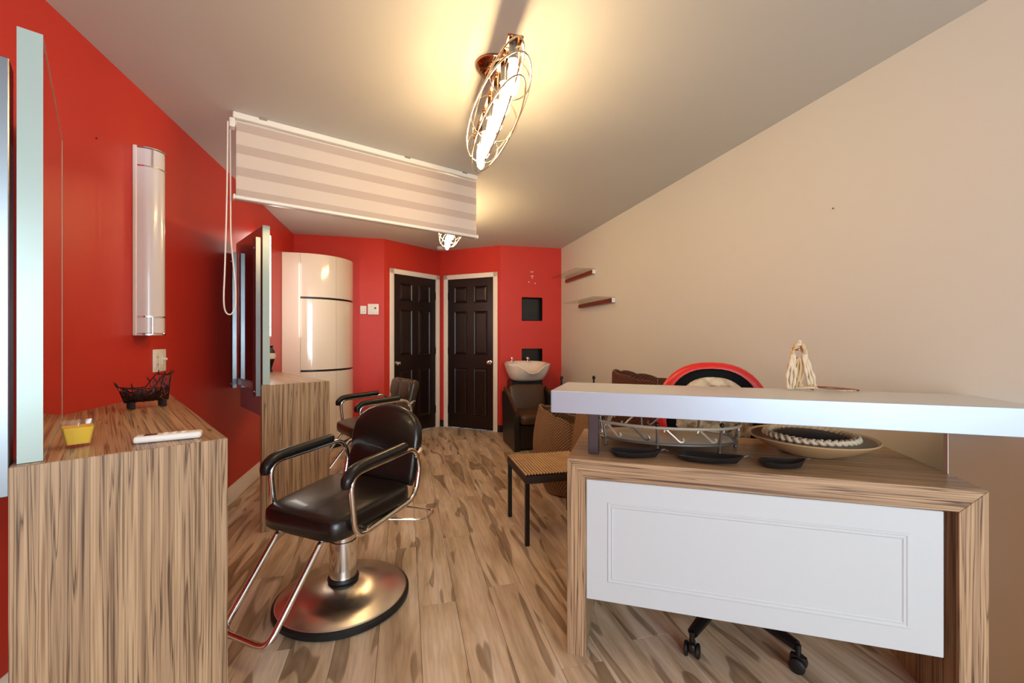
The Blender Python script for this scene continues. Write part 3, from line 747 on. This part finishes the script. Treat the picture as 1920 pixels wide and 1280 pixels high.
# ------------------------------------------------------------------ reception desk
DA = rad(-30.2); DX, DY = .603, 1.539
def ondesk(u, v, z=.7505):
    c, s = math.cos(DA), math.sin(DA); return (DX+c*u-s*v, DY+s*u+c*v, z)
t = thing('reception_desk', 'striped wooden reception desk with white front panel', 'desk', (DX, DY, 0), DA)
DL, DD, DT, DH = 1.275, .57, .072, .75
MB().prism([(0, DH), (DL, DH), (DL-DT, DH-DT), (DT, DH-DT)], 0, DD, 'y', .001, 1).build('desk_top', 'zx', t)
MB().prism([(0, 0), (0, DH-.0006), (DT, DH-DT-.0006), (DT, 0)], 0, DD, 'y', .001, 1).build('desk_leg', 'zz', t)
MB().prism([(DL-DT, 0), (DL-DT, DH-DT-.0006), (DL, DH-.0006), (DL, 0)], 0, DD, 'y', .001, 1).build('desk_leg', 'zz', t)
px0, px1, pz0, pz1 = DT+.001, DL-DT-.035, .222, DH-DT-.003
fp = MB().box(px0, px1, .004, .022, pz0, pz1, .002, 1).build('front_panel', 'door_white', t)
m = MB(); b_ = .085
xa, xb, za, zb = px0+b_, px1-b_*1.1, pz0+b_*.95, pz1-b_
def rect(i, y): return [(xa+i, y, za+i), (xb-i, y, za+i), (xb-i, y, zb-i), (xa+i, y, zb-i)]
m.rings([rect(-.007, .0039), rect(-.004, .0012), rect(0, .0012), rect(.003, .0034), rect(.007, .0034), rect(.010, .0012), rect(.014, .0039)], cap0=False, cap1=False)
m.build('panel_moulding', 'door_white', fp, smooth=20)
# raised counter
SA = rad(-31.9); SX, SY = .573, 1.635
def onslab(u, v, z=1.0005):
    c, s = math.cos(SA), math.sin(SA); return (SX+c*u-s*v, SY+s*u+c*v, z)
t = thing('counter_shelf', 'raised pale counter with metallic front edge, above the wooden desk', 'counter', (SX, SY, 0), SA)
SLn, SDp = 1.555, .365
MB().box(0, SLn-.03, .012, SDp, .914, .9995, .002, 1).build('slab', 'slab', t)
MB().box(0, SLn-.03, 0, .0115, .912, 1.0, .0015, 1).build('front_edge', 'slabedge', t)
MB().box(-.0022, -.0004, .0, SDp, .912, 1.0, .0006, 1).build('end_edge', 'slabedge', t)
lp = Matrix.Rotation(-SA, 4, 'Z') @ (Vector(ondesk(.092, .105))-Vector((SX, SY, 0)))
MB().box(lp.x-.020, lp.x+.020, lp.y-.02, lp.y+.02, .751, .9135, .002, 1).build('steel_leg', 'darksteel', t)
# end support between desk and wall
q0 = Matrix.Rotation(-SA, 4, 'Z') @ (Vector(ondesk(DL+.006, .185))-Vector((SX, SY, 0)))
cs, sn = math.cos(SA), math.sin(SA)
q1x = (XR-.02-SX+sn*q0.y)/cs
MB().box(q0.x, q1x, q0.y, q0.y+.022, 0, .9135, .001, 1).build('support_panel', 'brownp', t)
MB().box(q0.x-.0022, q0.x-.0003, q0.y-.001, q0.y+.022, 0, .9135).build('support_edge', 'white', t)

# ------------------------------------------------------------------ red chair behind the desk
cx_, cy_ = 1.33, 1.56
t = thing('desk_chair', 'red swivel chair with black band and tan plush back', 'chair', (cx_, cy_, 0), rad(-30))
bb = MB()
for k in range(5):
    a = rad(209+72*k+30); r1 = .305
    bb.tube([(.03*math.cos(a), .03*math.sin(a), .115), (r1*math.cos(a), r1*math.sin(a), .088)], [.030, .019], seg=10)
bb.lathe([(0, .08), (.05, .08), (.05, .135), (0, .135)], 20)
bb.build('star_base', 'blackp', t)
for k in range(5):
    a = rad(209+72*k+30); X, Y = .31*math.cos(a), .31*math.sin(a); d = a+PI/2+.35
    cst = MB(); cst.cyl((X, Y, .055), (X, Y, .095), .010, 10)
    cst.box(-.012, .012, -.028, .026, .024, .060, .008, 2, Matrix.Translation((X, Y, 0)) @ Matrix.Rotation(d, 4, 'Z'))
    cst = cst.build('caster', 'blackp', t)
    for sgn in (-1, 1):
        g = MB(); g.lathe([(0, 0), (.020, 0), (.0265, .003), (.0265, .012), (.020, .016), (.006, .017), (0, .017)], 24)
        bmesh.ops.transform(g.bm, matrix=Matrix.Translation((X, Y, .027)) @ Matrix.Rotation(d, 4, 'Z') @ Matrix.Translation((sgn*.013, 0, 0)) @ Matrix.Rotation(sgn*PI/2, 4, 'Y'), verts=g.bm.verts[:])
        g.build('wheel', 'rubber', cst)
MB().lathe([(0, .135), (.026, .135), (.026, .28), (.018, .281), (.018, .40), (0, .40)], 20).build('gas_lift', 'blackp', t)
MB().superell((0, -.01, .445), .235, .235, .05, .4, .6).build('seat', 'redlac', t, smooth=60)
def ell(a, zc, h0, n=44): return [(a*math.copysign(abs(math.cos(2*PI*i/n))**.85, math.cos(2*PI*i/n)), zc+h0*math.copysign(abs(math.sin(2*PI*i/n))**.9, math.sin(2*PI*i/n))) for i in range(n)]
TB = Matrix.Translation((0, .262, 0)) @ Matrix.Translation((0, 0, .55)) @ Matrix.Rotation(rad(-6), 4, 'X') @ Matrix.Translation((0, 0, -.55))
def bp_(a, h, t_, y, e, bul, nm, mt, par):
    m = MB(); m.pillow(ell(a, .83, h), t_, e, bul, 5)
    bmesh.ops.transform(m.bm, matrix=TB @ Matrix.Translation((0, y, 0)), verts=m.bm.verts[:])
    return m.build(nm, mt, par, smooth=60)
bk = bp_(.262, .265, .07, 0, .03, 0, 'back_shell', 'redlac', t)
bp_(.218, .232, .03, -.030, .012, 0, 'black_band', 'black', bk)
bp_(.172, .190, .03, -.044, .014, .02, 'plush_pad', 'plush', bk)
for i in range(5):
    for j in range(3):
        if (i-2)**2/5+(j-1)**2/2.2 > 1.2: continue
        m = MB(); m.superell((-.12+.06*i, -.070, .86+.05*(j)), .026, .010, .022, .9, .9, 14, 8)
        bmesh.ops.transform(m.bm, matrix=TB, verts=m.bm.verts[:]); m.build('tuft', 'plush', bk, smooth=70)
m = MB(); m.tube(fillet([(0, .05, .405), (0, .25, .40), (0, .315, .50), (0, .325, .66)], .06), .020, seg=10, flat=1.6); m.build('back_support', 'blackp', t)

# ------------------------------------------------------------------ wicker chairs
t = thing('wicker_chair', 'tan wicker chair with thin black legs beside the desk', 'chair', (.905, 2.615, 0), rad(-90))
for lx in (-.213, .213):
    for ly in (-.213, .213): MB().box(lx-.0125, lx+.0125, ly-.0125, ly+.0125, 0, .362, .002, 1).build('leg', 'blackp', t)
MB().box(-.228, .228, -.228, .228, .362, .408, .006, 2).build('seat_rim', 'wickd', t)
m = MB(); g = bmesh.new(); nx, ny = 120, 6
vs = [[g.verts.new((-.224+.448*i/nx, -.224+.448*j/ny, .409+.010*abs(math.sin(PI*i/5)))) for j in range(ny+1)] for i in range(nx+1)]
for i in range(nx):
    for j in range(ny): g.faces.new((vs[i][j], vs[i+1][j], vs[i+1][j+1], vs[i][j+1]))
# reeds run front to back across the seat's width
m.add(g, Matrix.Rotation(PI/2, 4, 'Z')); m.build('woven_seat', 'reed', t, smooth=50)
m = MB(); m.box(-.215, .215, -.014, .014, .0, .36, .010, 2)
bmesh.ops.transform(m.bm, matrix=Matrix.Translation((0, .235, .412)) @ Matrix.Rotation(rad(-10), 4, 'X'), verts=m.bm.verts[:]); m.build('woven_back', 'wick', t)
def tub_chair(name, label, loc, rz, rb, rm, rt, hb, hf, mat):
    # barrel of woven gores: highest behind, sloping down to the open front (-y)
    t = thing(name, label, 'chair', loc, rz, None)
    n = 8
    for k in range(n):
        a0 = rad(-38)+(rad(256))*k/n; a1 = rad(-38)+(rad(256))*(k+1)/n
        prof = []
        for outer in (1, 0):
            rows = []
            for i in range(13):
                v = i/12; row = []
                for j in range(7):
                    a = a0+(a1-a0)*(j/6)*.985
                    top = hf+(hb-hf)*(.5+.5*math.sin(a))**1.2
                    top += .012*(1-((j-3)/3)**2)
                    r = rb+(rm-rb)*math.sin(min(1, v/.55)*PI/2) if v < .55 else rm+(rt-rm)*(1-math.cos((v-.55)/.45*PI/2))
                    r -= .0 if outer else .022
                    row.append((r*math.cos(a), r*math.sin(a), .012+(top-.012)*v))
                rows.append(row)
            prof.append(rows)
        m = MB(); o, i_ = prof
        g = bmesh.new()
        V = [[[g.verts.new(p) for p in r] for r in q] for q in (o, i_)]
        for r in range(12):
            for j in range(6):
                g.faces.new((V[0][r][j], V[0][r][j+1], V[0][r+1][j+1], V[0][r+1][j])); g.faces.new((V[1][r][j+1], V[1][r][j], V[1][r+1][j], V[1][r+1][j+1]))
            g.faces.new((V[0][r][0], V[0][r+1][0], V[1][r+1][0], V[1][r][0])); g.faces.new((V[0][r+1][6], V[0][r][6], V[1][r][6], V[1][r+1][6]))
        for j in range(6):
            g.faces.new((V[0][12][j], V[0][12][j+1], V[1][12][j+1], V[1][12][j])); g.faces.new((V[0][0][j+1], V[0][0][j], V[1][0][j], V[1][0][j+1]))
        bmesh.ops.recalc_face_normals(g, faces=g.faces[:])
        m.add(g); m.build('woven_panel', mat, t, smooth=50)
        top0 = [Vector(p) for p in o[12]]
        MB().tube([p+Vector((0, 0, .004))-Vector((p.x, p.y, 0)).normalized()*.011 for p in top0], .010, seg=6).build('braided_rim', mat, t)
    MB().lathe([(0, .36), (rm-.05, .36), (rm-.03, .38), (rm-.05, .42), (0, .43)], 28).build('seat_cushion', 'wick2', t)
    MB().lathe([(0, .0), (rb-.03, .0), (rb-.03, .04), (rm-.06, .36), (0, .36)], 20).build('inner_frame', 'blackp', t)
    return t
tub_chair('wicker_tub_chair', 'low tan wicker tub chair behind the black-legged wicker chair', (1.25, 3.20, 0), rad(70), .17, .27, .225, .66, .50, 'wick')
tub_chair('wicker_armchair', 'high brown wicker armchair against the cream wall', (1.70, 2.66, 0), rad(60), .22, .30, .295, .965, .86, 'wick2')
# black trolley with rails in the far corner
t = thing('salon_trolley', 'black salon trolley with thin posts, almost hidden behind the counter', 'trolley', (1.675, 3.93, 0), rad(-12))
for xx in (-.165, .165):
    for yy in (-.12, .12):
        hp = .80 if yy > 0 else .735
        MB().lathe([(0, .05), (.009, .05), (.009, hp), (.016, hp+.006), (.018, hp+.02), (.012, hp+.034), (0, hp+.038)], 12, (xx, yy, 0)).build('post', 'blackp', t)
        g = MB(); g.lathe([(0, -.009), (.020, -.009), (.025, -.005), (.025, .005), (.020, .009), (0, .009)], 18)
        bmesh.ops.transform(g.bm, matrix=Matrix.Translation((xx, yy, .025)) @ Matrix.Rotation(PI/2, 4, 'Y'), verts=g.bm.verts[:]); g.build('wheel', 'rubber', t)
for zz in (.12, .42, .66):
    MB().box(-.16, .16, -.115, .115, zz, zz+.02, .004, 1).build('tray', 'blackp', t)
    m = MB(); m.tube([(-.165, -.12, zz+.07), (.165, -.12, zz+.07), (.165, .12, zz+.07), (-.165, .12, zz+.07)], .004, True, 6); m.build('rail', 'chrome', t)

# ------------------------------------------------------------------ things on the desk
t = thing('metal_tray', 'oval grey metal tray with scroll railing on the desk', 'tray', ondesk(.372, .335), DA)
el = lambda a, b, z, n=56: [(a*math.cos(2*PI*i/n), b*math.sin(2*PI*i/n), z) for i in range(n)]
A_, B_ = .285, .165
MB().rings([el(A_-.012, B_-.012, .032), el(A_-.004, B_-.004, .036), el(A_-.008, B_-.008, .040), el(.02, .01, .0385)]).build('tray_plate', 'palemetal', t, smooth=60)
MB().tube(el(A_, B_, .036), .0055, True, 8).build('lower_ring', 'greymetal', t)
MB().tube(el(A_+.012, B_+.012, .104), .0065, True, 8).build('rim', 'palemetal', t)
for k in range(14):
    a = 2*PI*k/14+.1; c, s = math.cos(a), math.sin(a)
    p0 = Vector((A_*c, B_*s, .036)); p1 = Vector(((A_+.012)*c, (B_+.012)*s, .104))
    if k % 2 == 0:
        po = MB().tube([p0-Vector((0, 0, .030)), p0, p1, p1+Vector((0, 0, .010))], .0055, seg=8).build('post', 'greymetal', t)
        MB().superell(tuple(p1+Vector((0, 0, .014))), .009, .009, .009, 1, 1, 12, 8).build('finial', 'blackp', po)
        MB().superell(tuple(p0-Vector((0, 0, .028))), .009, .009, .008, 1, 1, 12, 8).build('foot', 'greymetal', po)
    a2 = a+2*PI/28; tn = Vector((-A_*math.sin(a2), B_*math.cos(a2), 0)).normalized(); ctr = Vector(((A_+.006)*math.cos(a2), (B_+.006)*math.sin(a2), .070))
    MB().tube(catmull([ctr-tn*.040+Vector((0, 0, .018)), ctr-tn*.034+Vector((0, 0, .030)), ctr-tn*.020+Vector((0, 0, .018)), ctr+Vector((0, 0, 0)), ctr+tn*.020-Vector((0, 0, .018)), ctr+tn*.034-Vector((0, 0, .014)), ctr+tn*.030-Vector((0, 0, .002))], 5), .0042, seg=6).build('scroll', 'palemetal' if k % 3 else 'greymetal', t)
def leaf(u, v, a, L, Wl, label, mat='leafm', h=.022):
    t = thing('leaf_dish', label, 'dish', ondesk(u, v), DA+rad(a))
    n = 22; rs = []
    for k, sc, z in ((0, .55, .0), (1, .8, .004), (2, 1.0, h), (3, .965, h+.001), (4, .75, .008), (5, .3, .005)):
        o = []
        for i in range(n*2):
            th = 2*PI*i/(2*n); xx = math.cos(th); yy = math.sin(th)*(1-.38*xx)
            o.append((L/2*xx*sc, Wl/2*yy*sc, z+(.010*max(0, xx)**2 if k in (2, 3) else 0)))
        rs.append(o)
    MB().rings(rs).build('dish_body', mat, t, smooth=60)
    MB().tube([(-L*.42, 0, .014), (0, 0, .0075), (L*.40, 0, .012)], .0025, seg=6).build('midrib', 'greymetal', t)
    tw = MB().tube(catmull([(L/2-.004, 0, h+.006), (L/2+.012, .004, h+.010), (L/2+.024, -.004, h+.004)], 4), .003, seg=6); tw.build('stalk', 'greymetal', t)
leaf(.515, .105, -4, .24, .105, 'dark grey leaf-shaped dish nearest the desk front edge')
leaf(.25, .098, 6, .20, .085, 'dark grey leaf-shaped dish in front of the metal tray, nearer the steel leg')
leaf(.755, .10, 10, .16, .085, 'small dark leaf-shaped dish between the metal tray and the clay plate')
t = thing('clay_plate', 'wide tan clay plate on the desk', 'plate', ondesk(.925, .345), DA)
MB().lathe([(0, 0), (.085, 0), (.095, .004), (.16, .030), (.215, .062), (.222, .068), (.219, .072), (.210, .068), (.155, .038), (.10, .016), (0, .012)], 56).build('plate_body', 'dish', t, smooth=60)
MB().lathe([(.200, .0615), (.2035, .064), (.207, .0675)], 56).build('rim_line', 'shampoo2', t)
p = ondesk(.925, .350)
t = thing('braided_basket', 'braided raffia ring basket with dark inside, lying in the plate', 'basket', (p[0], p[1], p[2]+.0175), DA)
br = MB()
for s in range(3):
    pts = []
    for i in range(150):
        a = 2*PI*i/150; ph = a*13+2*PI*s/3
        r = .150+.009*math.sin(ph); pts.append((r*math.cos(a), r*math.sin(a), .052+.010*math.sin(2*ph)))
    br.tube(pts, .0085, True, 6)
br.build('braid', 'raffia2', t, smooth=80)
MB().lathe([(0, 0), (.07, 0), (.10, .010), (.147, .045), (.140, .048), (.09, .018), (0, .012)], 40).build('basket_wall', 'copper', t)
MB().lathe([(0, .02), (.09, .022), (.128, .050), (.10, .062), (0, .066)], 36).build('lining', 'darkcloth', t, smooth=60)
# raffia bundle on the counter
p = onslab(.965, .315)
t = thing('raffia_bundle', 'tied bundle of raffia strands standing on the counter', 'raffia', p, SA)
for k in range(5):
    o = (k-2)*.007; y = .008*((k % 2)*2-1)
    pts = catmull([(-.042+o*.6, y, .006), (-.040+o, y*1.3, .06), (-.034+o*.4, y, .12), (-.026+o*.3, -y, .17), (-.010, y*.5, .198-abs(o)*.8), (.006+o*.3, -y, .172), (.012+o*.5, y, .12), (.026+o*.8, y, .06), (.040+o*.7, -y, .008)], 7)
    MB().tube(pts, [.0055+.002*math.sin(i*1.1+k) for i in range(len(pts))], seg=7).build('strand', 'raffia' if k % 2 else 'raffia2', t, smooth=70)
for k in range(4):
    pts = catmull([(-.045+.012*k, .004*(k-1), .005), (-.030+.012*k, -.006, .09), (-.012, .010*((k % 2)*2-1), .13), (-.004-.006*k, .0, .07), (-.008+.006*k, .004, .006)], 7)
    MB().tube(pts, .0045, seg=7).build('strand', 'raffia', t, smooth=70)
for k in range(5):
    pts = catmull([(-.04+.02*k, .012-.004*k, .006), (.03, -.010+.005*k, .012+.003*(k % 2)), (.09, .008-.006*k, .008+.002*k), (.15+.012*k, -.004+.005*k, .005)], 7)
    MB().tube(pts, .0042, seg=7).build('loose_strand', 'raffia' if k % 2 else 'copper' if k == 4 else 'raffia2', t, smooth=70)
MB().tube([(-.014+.016*math.cos(2*PI*i/16), .013*math.sin(2*PI*i/16), .165) for i in range(16)], .004, True, 6).build('tie', 'copper', t)
